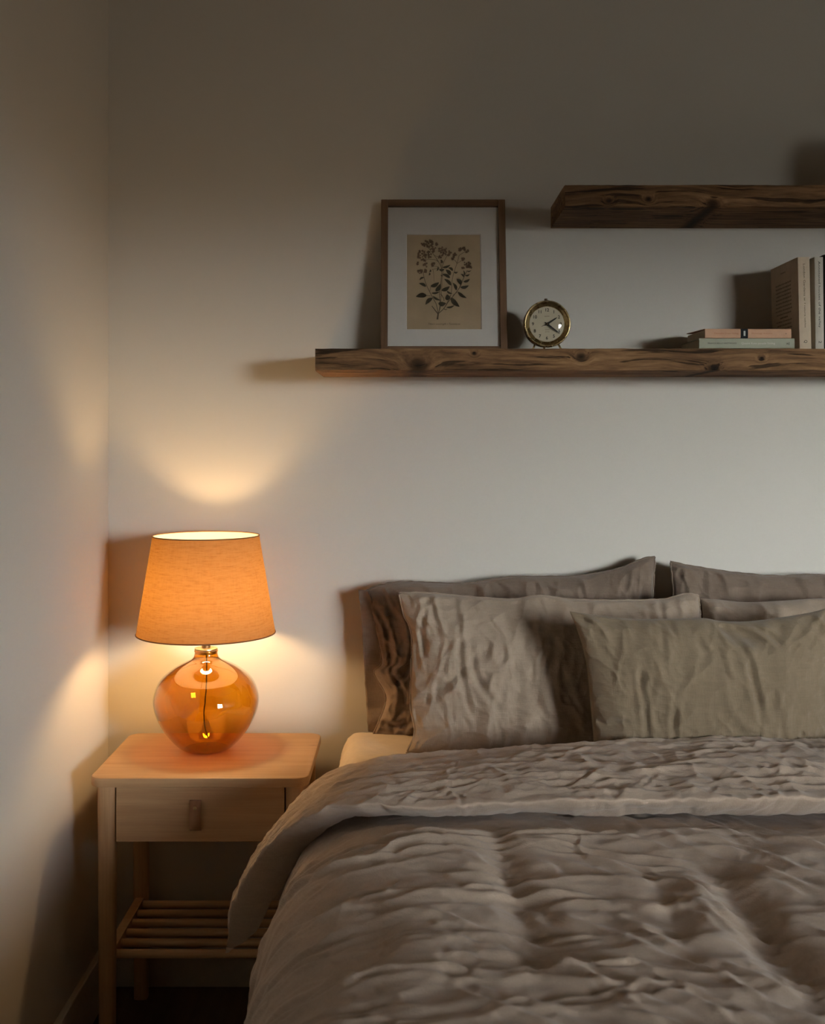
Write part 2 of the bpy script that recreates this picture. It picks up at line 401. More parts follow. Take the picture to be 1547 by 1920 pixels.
# mat board with a bevelled window
mx0, mx1, mz0, mz1 = .0545, .2165, .054, .271
mp = []
ym, yp = .009, .0112
ou = [(bw, bw), (FW - bw, bw), (FW - bw, FH - bw), (bw, FH - bw)]
inn = [(mx0, mz0), (mx1, mz0), (mx1, mz1), (mx0, mz1)]
b = .0016
inb = [(mx0 + b, mz0 + b), (mx1 - b, mz0 + b), (mx1 - b, mz1 - b), (mx0 + b, mz1 - b)]
V = [(x, ym, z) for x, z in ou] + [(x, ym, z) for x, z in inn] + [(x, yp, z) for x, z in inb]
Fc = [(i, (i + 1) % 4, 4 + (i + 1) % 4, 4 + i) for i in range(4)] + [(4 + i, 4 + (i + 1) % 4, 8 + (i + 1) % 4, 8 + i) for i in range(4)]
raw('mat_board', V, Fc, m_plain('mat_white', (.72, .68, .635), .85, .02), fr, sm=False)
raw('backing_board', *box_v(bw, FW - bw, yp + .0004, yp + .004, bw, FH - bw), m_plain('backing', (.25, .18, .11), .9), fr, sm=False)
paper = raw('print_paper', *box_v(mx0 - .002, mx1 + .002, yp, yp + .0003, mz0 - .002, mz1 + .002), m_plain('aged_paper', (.50, .375, .235), .85, .1, 14), fr, sm=False)
def Q(x, y):    # drawing coordinates -> sheet
    return (mx0 + (x - 133) / 897 * (mx1 - mx0), mz1 - (y - 420) / 1195 * (mz1 - mz0))
def strip(pts, w0, w1, yy, V, Fc):
    c = catmull(pts, 26); b0 = len(V)
    for i, p in enumerate(c):
        t = c[min(i + 1, 25)] - c[max(i - 1, 0)]; t /= np.linalg.norm(t) + 1e-9
        w = (w0 + (w1 - w0) * i / 25) / 2
        for s in (-1, 1):
            x, z = Q(p[0] - t[1] * w * s, p[1] + t[0] * w * s); V.append((x, yy, z))
    Fc += [(b0 + 2 * i, b0 + 2 * i + 1, b0 + 2 * i + 3, b0 + 2 * i + 2) for i in range(25)]
V, Fc = [], []
for pts, w in [([(503, 1487), (508, 1450), (514, 1412)], 20), ([(514, 1420), (492, 1305), (455, 1230), (415, 1150), (370, 1050), (345, 960), (335, 900)], 7),
               ([(512, 1420), (475, 1372), (438, 1320)], 11), ([(515, 1410), (538, 1330), (532, 1180), (545, 1050), (558, 930), (560, 860), (520, 770), (470, 690), (420, 620)], 7),
               ([(518, 1412), (580, 1352), (640, 1260), (700, 1190), (770, 1090), (820, 970), (862, 880)], 8), ([(590, 1340), (640, 1240), (672, 1150), (682, 1000), (712, 880), (742, 790), (768, 690)], 6),
               ([(520, 1400), (545, 1250), (552, 1160), (562, 1000), (582, 870)], 5), ([(560, 860), (580, 780), (620, 700)], 6), ([(455, 870), (463, 940), (465, 1020)], 3.5),
               ([(415, 1140), (425, 1090), (430, 1060)], 4), ([(575, 1350), (600, 1365), (620, 1358)], 9), ([(420, 620), (400, 595), (375, 585)], 5), ([(742, 790), (720, 755), (690, 738)], 5),
               ([(745, 790), (790, 760), (812, 735)], 4), ([(375, 1190), (410, 1195), (430, 1200)], 6), ([(545, 1170), (575, 1220), (585, 1260)], 8), ([(520, 770), (480, 745), (400, 740), (340, 740)], 5),
               ([(430, 835), (480, 825), (540, 850)], 4), ([(440, 870), (500, 855), (550, 865)], 4), ([(545, 770), (550, 800), (558, 830)], 5), ([(768, 690), (830, 650), (870, 645)], 5),
               ([(690, 1190), (740, 1150), (765, 1150)], 5), ([(340, 905), (360, 890), (380, 880)], 5), ([(470, 690), (520, 700), (560, 640)], 4), ([(620, 700), (650, 660), (640, 640)], 4)]:
    strip(pts, w * 1.15, w * .8, yp - .0001, V, Fc)
raw('drawn_stems', V, Fc, INKB, fr, sm=False)
V, Fc = [], []
for (x0, y0), (x1, y1), w in [((375, 1190), (248, 1205), 55), ((445, 1220), (362, 1305), 45), ((370, 1080), (285, 1040), 35), ((345, 965), (292, 1000), 22), ((425, 1080), (525, 1028), 45),
        ((485, 1140), (545, 1045), 50), ((555, 1130), (652, 1078), 45), ((435, 1162), (532, 1143), 24), ((450, 1200), (545, 1252), 26), ((515, 1290), (607, 1288), 55), ((620, 1250), (622, 1178), 60),
        ((665, 1218), (767, 1332), 55), ((750, 1148), (852, 1222), 35), ((612, 1340), (706, 1314), 24), ((782, 1090), (880, 1068), 36), ((788, 1055), (738, 983), 42), ((732, 1125), (690, 1033), 34),
        ((670, 1065), (588, 985), 38), ((657, 972), (562, 925), 38), ((662, 938), (606, 868), 44), ((568, 842), (662, 808), 28), ((692, 882), (638, 843), 30), ((705, 900), (752, 897), 20),
        ((818, 1022), (892, 985), 30), ((838, 942), (892, 925), 20), ((822, 962), (783, 923), 20), ((825, 942), (816, 878), 16), ((618, 1135), (682, 1168), 22), ((528, 870), (590, 862), 32),
        ((500, 885), (512, 825), 16), ((405, 940), (408, 905), 18), ((412, 900), (420, 865), 20), ((545, 935), (575, 940), 12), ((860, 885), (910, 878), 12), ((560, 790), (545, 745), 22)]:
    L = math.hypot(x1 - x0, y1 - y0); ux, uy = (x1 - x0) / L, (y1 - y0) / L; b0 = len(V); n = 14
    for i in range(n + 1):
        s = i / n; ww = w / 2 * (math.sin(math.pi * s ** .8) ** .85 if 0 < s < 1 else 0) + .6
        bend = 9 * math.sin(math.pi * s)
        for q in (-1, 1):
            X, Z = Q(x0 + ux * L * s - uy * (ww * q + bend), y0 + uy * L * s + ux * (ww * q + bend)); V.append((X, yp - .0002, Z))
    Fc += [(b0 + 2 * i, b0 + 2 * i + 1, b0 + 2 * i + 3, b0 + 2 * i + 2) for i in range(n)]
raw('drawn_leaves', V, Fc, m_plain('leaf_ink', (.045, .035, .017), .8, .3, 60), fr, sm=False)
V, Fc = [], []; rr = random.Random(3)
for cx, cy, R, k in [(395, 535, 62, 26), (455, 590, 30, 8), (315, 680, 58, 26), (400, 690, 50, 14), (575, 630, 52, 20), (640, 660, 40, 12), (460, 800, 24, 8), (365, 808, 30, 8), (300, 890, 30, 14),
                     (360, 885, 18, 6), (775, 610, 22, 8), (828, 605, 22, 7), (872, 642, 20, 6), (705, 685, 32, 9), (692, 738, 16, 4), (815, 730, 22, 7), (865, 800, 42, 16), (888, 842, 24, 7),
                     (815, 850, 14, 4), (545, 700, 30, 7), (340, 745, 24, 6), (480, 550, 30, 6), (275, 790, 14, 3), (330, 540, 14, 3), (560, 765, 20, 4), (430, 640, 40, 9)]:
    for _ in range(k):
        a = rr.random() * 6.28; q = R * math.sqrt(rr.random()); x, y = cx + q * math.cos(a), cy + q * .9 * math.sin(a); r = rr.uniform(10, 18); b0 = len(V)
        np_ = rr.choice((4, 5)); ph = rr.random() * 6
        for i in range(20):
            w = i / 20 * 6.283; rad = r * (.45 + .6 * abs(math.cos(w * np_ / 2 + ph))); X, Z = Q(x + rad * math.cos(w), y + rad * math.sin(w)); V.append((X, yp - .00015, Z))
        Fc.append(tuple(range(b0, b0 + 20)))
raw('drawn_blossoms', V, Fc, m_plain('blossom_ink', (.15, .085, .045), .8, .35, 90), fr, sm=False)
RX = Matrix.Rotation(math.pi / 2, 4, 'X')
qx, qz = Q(580, 1543)
text_mesh('print_caption', 'Tilbern suuclicgifs t Tiumdtares', .0056, INKB, fr, Matrix.Translation((qx, yp - .0001, qz)) @ RX, width=.069, shear=.3)
raw('frame_glass', *box_v(bw - .001, FW - bw + .001, .0052, .0056, bw - .001, FH - bw + .001), m_thin_glass('picture_glass', (.98, .98, .98), gain=.9), fr, sm=False)

# ------------------------------------------------------------------ alarm clock
ck = thing('alarm_clock', 'small round brass alarm clock with cream dial beside the framed print', 'clock', (.2895, -.143, SHELF_Z + .0565), (0, 0, math.radians(2)))
R = .0490
case = [(R - .009, .0045), (R - .0045, .0062), (R - .0022, .010), (R - .0015, .020), (R - .0025, .030), (R - .005, .038), (R - .012, .043), (.02, .046), (0, .0465)]
raw('clock_case', *lathe_v(catmull(case, 40).tolist(), 72, 'y'), m_metal('dark_brass', (.40, .29, .14), .32), ck)
bez = [(R - .0125, .0040), (R - .0118, .0022), (R - .0095, .0002), (R - .0060, -.0022), (R - .0042, -.0042), (R - .0026, -.0050), (R - .0008, -.0040), (R, -.0010), (R - .0002, .004), (R - .003, .007)]
raw('bezel', *lathe_v(catmull(bez, 30).tolist(), 96, 'y'), BRASS, ck)
raw('dial', *lathe_v([(0, .0038), (.02, .0038), (R - .0122, .0038), (R - .0110, .0046)], 72, 'y'), m_plain('cream_dial', (.58, .52, .40), .6, .04), ck, sm=False)
for k in range(1, 13):
    a = math.radians(90 - 30 * k); r = .0292
    text_mesh('numeral', str(k), .0092, INK, ck, Matrix.Translation((r * math.cos(a), .0035, r * math.sin(a) * 1.0)) @ RX, bold=.0002)
def hand(name, ang, L, w, tail, y):
    ca, sa = math.cos(math.radians(ang)), math.sin(math.radians(ang))
    prof = [(-tail, .0006), (-tail * .3, w * .8), (0, w * 1.25), (L * .25, w), (L * .8, w * .75), (L, .0002)]
    V = []
    for yy in (y - .0003, y + .0003):
        for s, h in prof + [(s, -h) for s, h in prof[::-1]]: V.append((ca * s - sa * h, yy, sa * s + ca * h))
    n = len(prof) * 2
    raw(name, V, [tuple(range(n))[::-1], tuple(range(n, 2 * n))] + [(i, (i + 1) % n, n + (i + 1) % n, n + i) for i in range(n)], INK, ck, sm=False)
hand('hour_hand', 33, .0255, .0019, .006, .0012); hand('minute_hand', -37, .0335, .0017, .006, .0004)
hand('alarm_hand', 203, .013, .0006, .002, .0026)
raw('center_pin', *lathe_v([(0, -.0012), (.0022, -.0010), (.0024, .003)], 20, 'y'), DARKMETAL, ck)
text_mesh('dial_script', 'quartz', .0032, INKB, ck, Matrix.Translation((0, .0035, .0165)) @ RX, width=.0105)
text_mesh('dial_script', 'repeat alarm', .0026, INKB, ck, Matrix.Translation((.001, .0035, -.0115)) @ RX, width=.0095)
text_mesh('dial_script', 'germany', .0026, INKB, ck, Matrix.Translation((.001, .0035, -.0158)) @ RX, width=.0088)
dome = [(0, -.0062), (.012, -.0060), (.024, -.0050), (.032, -.0034), (R - .0105, .0004)]
raw('crystal', *lathe_v(catmull(dome, 16).tolist(), 64, 'y'), m_thin_glass('clock_glass', (.97, .96, .93), gain=1.2), ck)
for s in (-1, 1):
    raw('foot', *tube_v([(s * .024, .006, -.041), (s * .028, .004, -.049), (s * .0325, .002, -.0562)], [.0021, .0019, .0024], 12), BRASS, ck)
raw('foot', *tube_v([(0, .036, -.040), (0, .042, -.0555)], [.0021, .0022], 12), BRASS, ck)
raw('top_knob', *lathe_v([(0, .0545), (.003, .0543), (.0034, .052), (.0026, .0505), (.0022, .0475)], 20, 'z', (-.0005, .014, 0)), DARKMETAL, ck)

# ------------------------------------------------------------------ books
def book(label, loc, rot, t, h, d, cover, spine_r=.0, lines=(), band=None, back_text=False, group='books on the lower shelf', lift=0):
    b = thing('book', label, 'book', loc, rot, group)
    ct = .0016; ins = .002
    n = 8
    # cover: board, rounded spine, board as one shell, local x thickness, y depth (spine at -y), z height
    out = [(-t / 2, d)] + [(-t / 2, .003)] + [(-t / 2 + (t) * (.5 - .5 * math.cos(math.pi * k / n)), .003 - (spine_r + .003) * math.sin(math.pi * k / n) ** .35) for k in range(1, n)] + [(t / 2, .003), (t / 2, d)]
    inner = [(t / 2 - ct, d), (t / 2 - ct, .004), (-t / 2 + ct, .004), (-t / 2 + ct, d)]
    lp = out + inner; m = len(lp)
    V = [(x, y, z) for z in (0, h) for x, y in lp]
    if lift: V = [(x - (lift * smooth(.05, 0, np.array(z)) * smooth(.06, d, np.array(y)) if x < 0 else 0), y, z) for x, y, z in V]
    Fc = [(i, (i + 1) % m, m + (i + 1) % m, m + i) for i in range(m)]
    no = len(out)
    for base, fl in ((0, True), (m, False)):        # end caps: left board, right board, spine
        quads = [(0, 1, no + 2, no + 3), (no - 2, no - 1, no, no + 1)]
        sp = tuple(range(1, no - 1)) + (no + 1, no + 2)
        for q in quads + [sp]:
            q = tuple(base + i for i in q); Fc.append(q[::-1] if fl else q)
    o = raw('cover', V, Fc, cover, b, sm=True, auto=30)
    raw('page_block', *box_v(-t / 2 + ct, t / 2 - ct, .0045, d - ins, ins, h - ins), PAGES, b, sm=False)
    for s, zc, size, wd_, mt, flip in lines:
        # text runs along the height
        R3 = Matrix(((0, -1, 0), (0, 0, -1), (1, 0, 0))).to_4x4() if flip else Matrix(((0, 1, 0), (0, 0, -1), (-1, 0, 0))).to_4x4()
        text_mesh('spine_lettering', s, size, mt, b, Matrix.Translation((0, -spine_r - .0003, zc)) @ R3, width=wd_)
    if band:
        z0, z1 = band
        raw('spine_band', [(x * 1.005, y - .0004, z) for z in (z0, z1) for x, y in out[1:-1]], grid_faces(2, len(out) - 2), m_plain('black_band', (.010, .011, .013), .6, Specular_IOR_Level=.15), b, sm=False)
        raw('band_label', *box_v(-.0050, .0050, -.0024, -.0016, (z0 + z1) / 2 - .0018, (z0 + z1) / 2 + .0018), m_plain('band_label', (.45, .47, .45), .6), b, sm=False)
    if back_text:
        for k in range(19):
            if k in (1, 2): continue
            z = h * (.90 - .042 * k); L = d * (.62 if k else .2) * rr.uniform(.85, 1)
            if k == 12: L *= .5
            text_mesh('cover_lettering', rr.choice(['a quiet book of rooms, light and linen for', 'every small hour of the evening kept with', 'the patient craft of making a home from']) if k else 'notes', .0055, INKB, b,
                      Matrix.Translation((-t / 2 - .0001, d * .53, z)) @ Matrix(((0, 0, -1), (-1, 0, 0), (0, 1, 0))).to_4x4(), width=L, ext=.00005)
    return b
WH = m_plain('white_ink', (.62, .60, .52), .7, 0); OR = m_plain('orange_ink', (.42, .16, .06), .7, 0)
HP = math.pi / 2
xs = (1311 - PX) / F * 2.3
book('sage green hardback lying flat, bottom of the pair beside the upright books', (xs, -.2, SHELF_Z + .0109 + .0002), (0, HP, 0), .0212, .1935, .158,
     m_plain('sage_cover', (.36, .37, .28), .6), .001, [('FRANCIS BELLO WESTWOOD', .0465, .0040, .058, INK, True), ('Quaint Kate people Sitting', .1195, .0058, .068, WH, True), ('a|', .180, .0062, .006, INK, True)])
xs = (1322 - PX) / F * 2.305
book('peach book with black spine band, lying on top of the sage hardback', (xs, -.195, SHELF_Z + .0216 + .0102), (0, HP, .012), .0196, .176, .145,
     m_plain('peach_cover', (.58, .335, .205), .6), .001, [('Clarendon Green Hatbag', .043, .0044, .050, OR, True), ('Mornings Autumn', .116, .0040, .042, OR, True), ('o', .165, .0045, .003, INK, True)], band=(.0725, .0875), lift=.004)
def xat(px, Y): return (px - PX) / F * (Y - CY)
book('cream upright book with printed kraft cover, leftmost of the standing books', (xat(1510.5, -.2), -.2, SHELF_Z + .0003), (0, -.022, 0), .0255, .186, .168,
     m_plain('kraft_cream_cover', (.56, .45, .33), .65), .0012, [('London Gardens w', .135, .0060, .075, INKB, False), ('f nature tables', .068, .0042, .05, INKB, False), ('Q', .0145, .0085, .006, INK, False)], back_text=True)
book('pale grey upright book with dark lettering, second of the standing books', (xat(1537.3, -.2), -.2, SHELF_Z + .0003), (0, -.012, 0), .0185, .1862, .155,
     m_plain('pale_grey_cover', (.52, .48, .40), .6), .0012, [('Annotated houses of the valley', .11, .0062, .135, INK, False), ('2', .0135, .008, .005, INK, False)])
book('dark tall upright book at the right edge, behind the pale grey one', (xat(1554.0, -.195), -.195, SHELF_Z + .0003), (0, 0, 0), .0185, .192, .165,
     m_plain('black_cover', (.02, .014, .011), .7, Specular_IOR_Level=.1), .001)

# ------------------------------------------------------------------ nightstand
NSX, NSZ = -.410, .563
ns = thing('nightstand', 'pale birch bedside table with rounded top, one drawer and slatted shelf', 'nightstand', (NSX, -.197, 0))
O = (NSX, -.197, 0)
NX0, NX1, NY0, NY1 = -.6035, -.188, -.362, -.030
def rrect(x0, x1, y0, y1, r, n=8):
    P = []
    for cx, cy, a0 in ((x1 - r, y1 - r, 0), (x0 + r, y1 - r, 90), (x0 + r, y0 + r, 180), (x1 - r, y0 + r, 270)):
        for k in range(n + 1):
            a = math.radians(a0 + 90 * k / n); P.append((cx + r * math.cos(a), cy + r * math.sin(a)))
    return P
def slab_round(x0, x1, y0, y1, z0, z1, r, b):
    rings = []
    for dz, ins in ((z0, b), (z0 + b * .3, b * .3), (z0 + b, 0), (z1 - b, 0), (z1 - b * .3, b * .3), (z1, b)):
        rings.append([(x, y, dz) for x, y in rrect(x0 + ins, x1 - ins, y0 + ins, y1 - ins, r - ins)])
    m = len(rings[0]); V = [p for q in rings for p in q]; Fc = grid_faces(6, m, cv=True, flip=True)
    Fc.append(tuple(range(m))[::-1]); Fc.append(tuple(range(5 * m, 6 * m))); return V, Fc
raw('table_top', *slab_round(NX0, NX1, NY0, NY1, NSZ - .0185, NSZ, .026, .003), PINE, ns, origin=O, auto=35)
def leg(x, y, w0, w1):
    V = []; n = 20
    for z, w in ((.0, w1), (.3, (w0 + w1) / 2), (NSZ - .0188, w0)):
        for k in range(n):
            a = 2 * math.pi * k / n; ca, sa = math.cos(a), math.sin(a); q = (abs(ca) ** 4 + abs(sa) ** 4) ** -.25
            V.append((x + w / 2 * ca * q, y + w / 2 * sa * q, z))
    raw('leg', V, grid_faces(3, n, cv=True, flip=True) + [tuple(range(n))[::-1], tuple(range(2 * n, 3 * n))], PINEV, ns, origin=O, auto=60)
LX0, LX1, LY0, LY1 = NX0 + .0285, NX1 - .0285, NY0 + .031, NY1 - .026
for x in (LX0, LX1):
    for y in (LY0, LY1): leg(x, y, .034, .029)
dz0, dz1 = .436, NSZ - .0190
raw('side_panel', *box_v(LX0 - .006, LX0 + .006, LY0 + .017, LY1 - .017, dz0, dz1), PINE, ns, origin=O, sm=False)
raw('side_panel', *box_v(LX1 - .006, LX1 + .006, LY0 + .017, LY1 - .017, dz0, dz1), PINE, ns, origin=O, sm=False)
raw('back_panel', *box_v(LX0 + .017, LX1 - .017, LY1 - .006, LY1 + .006, dz0, dz1), PINE, ns, origin=O, sm=False)
dr = box('drawer', LX0 + .019, LX1 - .019, LY0 - .012, LY1 - .02, dz0, dz1 - .003, PINE, ns, .0015, origin=O)
hx, hy = xat(367, LY0 - .012), LY0 - .012
tab = [(0, 0), (.0022, .001), (.0055, -.010), (.0085, -.030), (.0080, -.046), (.004, -.054), (.0, -.0565)]
tc_ = catmull(tab, 20); V = []
for y, z in tc_:
    for x in (-.0107, .0107): V += [(hx + x, hy - y - .0005, .515 + z)]
pull = raw('drawer_pull', V, grid_faces(20, 2), LEATHER, dr, origin=O); m = pull.modifiers.new('s', 'SOLIDIFY'); m.thickness = .0022; m.offset = 0
raw('rivet', *lathe_v([(0, -.0030), (.0022, -.0026), (.0032, -.001), (.0034, .0005)], 20, 'y', (hx, hy - .0078, .5025)), BRASS, pull, origin=O)
for x in (LX0, LX1):
    v, f = box_v(x - .009, x + .009, LY0 + .014, LY1 - .014, .194, .220)
    raw('side_rail', v, f, PINE, ns, origin=O, sm=False)
for k in range(6):
    y = LY0 + .022 + k * (LY1 - LY0 - .044) / 5
    raw('slat', *tube_v([(LX0 + .008, y, .208), (LX1 - .008, y, .208)], .0085, 16), PINE, ns, origin=O, auto=60)

# ------------------------------------------------------------------ lamp
LXc, LYc = xat(387, -.16), -.162
lp = thing('table_lamp', 'lit bedside lamp with amber glass globe base and orange linen shade', 'lamp', (LXc, LYc, NSZ))
sc_ = 908.
def pz(y): return CZ - (y - PY) / sc_ - NSZ
prof = [(0, .004), (.028, .0030), (.036, .0008), (.0425, .0006), (.0475, .0030), (.0560, .0085), (.0714, .0236), (.0880, .0459), (.1000, .0687), (.1062, .088), (.1076, .1070), (.1013, .1304), (.0938, .1440),
        (.0800, .158), (.0610, .1710), (.0430, .1800), (.0310, .1855), (.0258, .1910), (.0240, .1970), (.0236, .2010), (.0247, .2030), (.0247, .2050), (.0228, .2062)]
pc = catmull(prof, 110); pc[:, 0] = np.maximum(pc[:, 0], 0)
raw('glass_base', *lathe_v(pc.tolist(), 96), m_thin_glass('amber_glass', (.93, .61, .10), (.76, .40, .045), 1.6, 2.5), lp)
punt = [(0, .010), (.018, .0085), (.034, .0045), (.044, .0035), (.0455, .002), (.03, .0012), (0, .0014)]
raw('glass_foot', *lathe_v(catmull(punt, 30).tolist(), 64), m_thin_glass('amber_glass_thick', (.88, .55, .2), (.35, .14, .03), 1.5, 1.2), lp)
raw('collar', *lathe_v([(0, .2100), (.0200, .2100), (.0232, .2092), (.0236, .2070), (.0220, .2055), (.0220, .1980), (0, .1980)], 48), m_metal('pale_brass', (.7, .58, .38), .35), lp, auto=30)
raw('stem', *lathe_v([(.0090, .2100), (.0090, .228), (.0075, .230), (.0075, .262)], 24), DARKMETAL, lp)
raw('socket', *lathe_v([(0, .257), (.012, .257), (.0165, .260), (.0165, .290), (.0145, .292), (0, .292)], 32), m_plain('white_socket', (.6, .56, .5), .5, 0), lp, auto=30)
bulb = [(0, .290), (.012, .290), (.0135, .296), (.019, .304), (.027, .316), (.030, .328), (.027, .342), (.017, .353), (.006, .3575), (0, .358)]
pb = catmull([(a, b - .018) for a, b in bulb], 30); pb[:, 0] = np.maximum(pb[:, 0], 0)
raw('bulb', *lathe_v(pb.tolist(), 40), m_emit('bulb_glow', BULB_COL, BULB_S), lp)
cord = [(0, .002, .199), (.0005, .002, .17), (0, .001, .13), (-.002, .0, .105), (-.0025, .0, .095), (-.005, .002, .075), (-.006, .02, .04), (-.004, .045, .012)]
raw('cord', *tube_v(catmull(cord, 60).tolist(), .0013, 8), m_plain('dark_cord', (.05, .02, .01), .6, 0), lp)
zb, zt, rb, rt = CZ - (1186 - PY) / sc_ - NSZ, CZ - (1004 - PY) / sc_ - NSZ, .1415, .1085
n = 24
sh = raw('lamp_shade', *lathe_v([(rb + (rt - rb) * k / n, zb + (zt - zb) * k / n) for k in range(n + 1)], 128), m_shade(), lp)
trimm = m_plain('shade_trim', (.20, .095, .04), .7, .05)
for r, z in ((rb, zb), (rt, zt)):
    raw('shade_trim', *tube_v([(r * math.cos(2 * math.pi * k / 96), r * math.sin(2 * math.pi * k / 96), z) for k in range(96)], .0013, 8, True), trimm, sh)
sp = []
for k in range(3):
    a = 2 * math.pi * k / 3 + .5; sp.append(tube_v([(.012 * math.cos(a), .012 * math.sin(a), .262), (.06 * math.cos(a), .06 * math.sin(a), .258), ((rb - .004) * math.cos(a), (rb - .004) * math.sin(a), zb + .004)], .0012, 8))
raw('shade_spider', *merge(*sp), DARKMETAL, lp)

# ------------------------------------------------------------------ bed
BX0, BX1 = -.140, 1.44
bb = thing('bed_base', 'low dark wooden bed base under the mattress', 'bed base', (.65, -1.05, 0))
Ob = (.65, -1.05, 0)
box('bed_platform', BX0 + .03, BX1 - .03, -2.03, -.05, .10, .30, FRAMEW, bb, .01, origin=Ob)
for x in (BX0 + .1, BX1 - .1):
    for y in (-1.95, -.15): raw('bed_leg', *box_v(x - .03, x + .03, y - .03, y + .03, 0, .11), FRAMEW, bb, origin=Ob, sm=False)
# mattress with fitted sheet: rounded slab, slightly creased
def mattress():
    nu, nv = 260, 300
    xs = np.r_[np.linspace(BX0, .3, 170), np.linspace(.31, BX1, 90)]; 
    V = []; U, T = [], []
    prof = []
    def section(x0, x1, z0, z1, r):
        P = [(x0, z0), (x0, z1 - r)]
        P += [(x0 + r - r * math.cos(a), z1 - r + r * math.sin(a)) for a in np.linspace(.1, math.pi / 2, 12)]
        P += [(x, z1) for x in np.linspace(x0 + r + .004, x1 - r - .004, 260)]
        P += [(x1 - r + r * math.sin(a), z1 - r + r * math.cos(a)) for a in np.linspace(0, math.pi / 2 - .1, 12)]
        P += [(x1, z1 - r), (x1, z0)]
        return np.array(P)
    P = section(BX0, BX1, .30, .578, .050)
    ys = np.r_[-.045, np.linspace(-.05, -.5, 120), np.linspace(-.52, -2.02, 60), -2.03]
    for k, y in enumerate(ys):
        q = P.copy(); e = min(y + 2.03, -.045 - y); r = .05
        if e < r: 
            dd = r - math.sqrt(max(r * r - (r - e) ** 2, 0)); q[:, 1] = np.minimum(q[:, 1], .578 - dd)
            q[:, 0] = np.clip(q[:, 0], BX0 + dd * .6, BX1 - dd * .6)
        sq = float(smooth(-.42, -.52, y)); q[:, 0] += sq * .045 * smooth(.2, .0, q[:, 0]); q[:, 1] -= sq * .02 * (q[:, 1] > .35)
        h = crumple(q[:, 0] * .7 + q[:, 1], np.full(len(q), y), 40) * .55
        q[:, 1] += h * (q[:, 1] > .35); q[:, 0] -= h * (q[:, 0] < .0)
        V += [(a, y, b) for a, b in q]
    m = len(P); f = grid_faces(len(ys), m)
    f.append(tuple(range(m))[::-1]); f.append(tuple(range((len(ys) - 1) * m, len(ys) * m)))
    return V, f
o = raw('mattress', *mattress(), SHEET, origin=(.65, -1.05, .30), loc=(.65, -1.05, .30))
tag(o, 'mattress in a pale fitted sheet under the duvet, corner lit beside the nightstand', 'mattress')

def strokes(A_, B_, specs):
    # soft creases: (a0, b0, angle, length, curvature, width, height)
    h = np.zeros(A_.shape)
    for a0, b0, th, L, k, w, am in specs:
        ca, sa = math.cos(th), math.sin(th)
        u = (A_ - a0) * ca + (B_ - b0) * sa; v = -(A_ - a0) * sa + (B_ - b0) * ca
        m = (np.abs(u) < L / 2) & (np.abs(v) < L * .5 + .15)
        if not m.any(): continue
        um, vm = u[m], v[m] - k * u[m] ** 2
        vm = vm + .004 * np.sin(um * 41 + a0 * 57) + .002 * np.sin(um * 97 + b0 * 31)
        tp = np.cos(np.pi * um / L) ** 1.2
        ww = w * (.6 + .4 * tp)
        h[m] += am * tp * (np.exp(-(vm / ww) ** 2) - .55 * np.exp(-((vm - 2.0 * ww) / (1.4 * ww)) ** 2))
    return h
# ---- duvet
dv = thing('duvet', 'crumpled taupe linen duvet with its top edge turned back over the bed', 'duvet', (.65, -1.2, .60)); OD = (.65, -1.2, .60)
def arcprof(P, n):
    return catmull(P, n)
def with_normals(P):
    t = np.gradient(P, axis=0); t /= np.linalg.norm(t, axis=1)[:, None] + 1e-9
    return np.stack([-t[:, 1], t[:, 0]], 1)       # left-to-right travel: outward/up
body = [(-.232, .13), (-.228, .25), (-.222, .35), (-.213, .42), (-.195, .475), (-.170, .522), (-.135, .557), (-.09, .582), (-.04, .597), (.03, .606), (.2, .61), (.5, .612), (.8, .612)]
body = body + [(1.3 - x, z) for x, z in body[::-1][1:]]
Lb = np.array(body); dl = np.r_[0, np.cumsum(np.linalg.norm(np.diff(Lb, axis=0), axis=1))]; tot = dl[-1]
s_vis = 1.30
fr_ = np.r_[np.linspace(0, s_vis, 430), np.linspace(s_vis + .012, tot, 70)] / tot
PB = catmull(body, fr_); NB = with_normals(PB); S = fr_ * tot
ys = np.r_[np.linspace(-.50, -1.42, 330), np.linspace(-1.43, -2.05, 60)]
SS, YY = np.meshgrid(S, ys, indexing='ij'); XX = np.repeat(PB[:, :1], len(ys), 1)
def on_top(px, py, z=.61):
    d = (CZ - z) * F / (py - PY); return (px - PX) / F * d, d + CY
rd = random.Random(21)
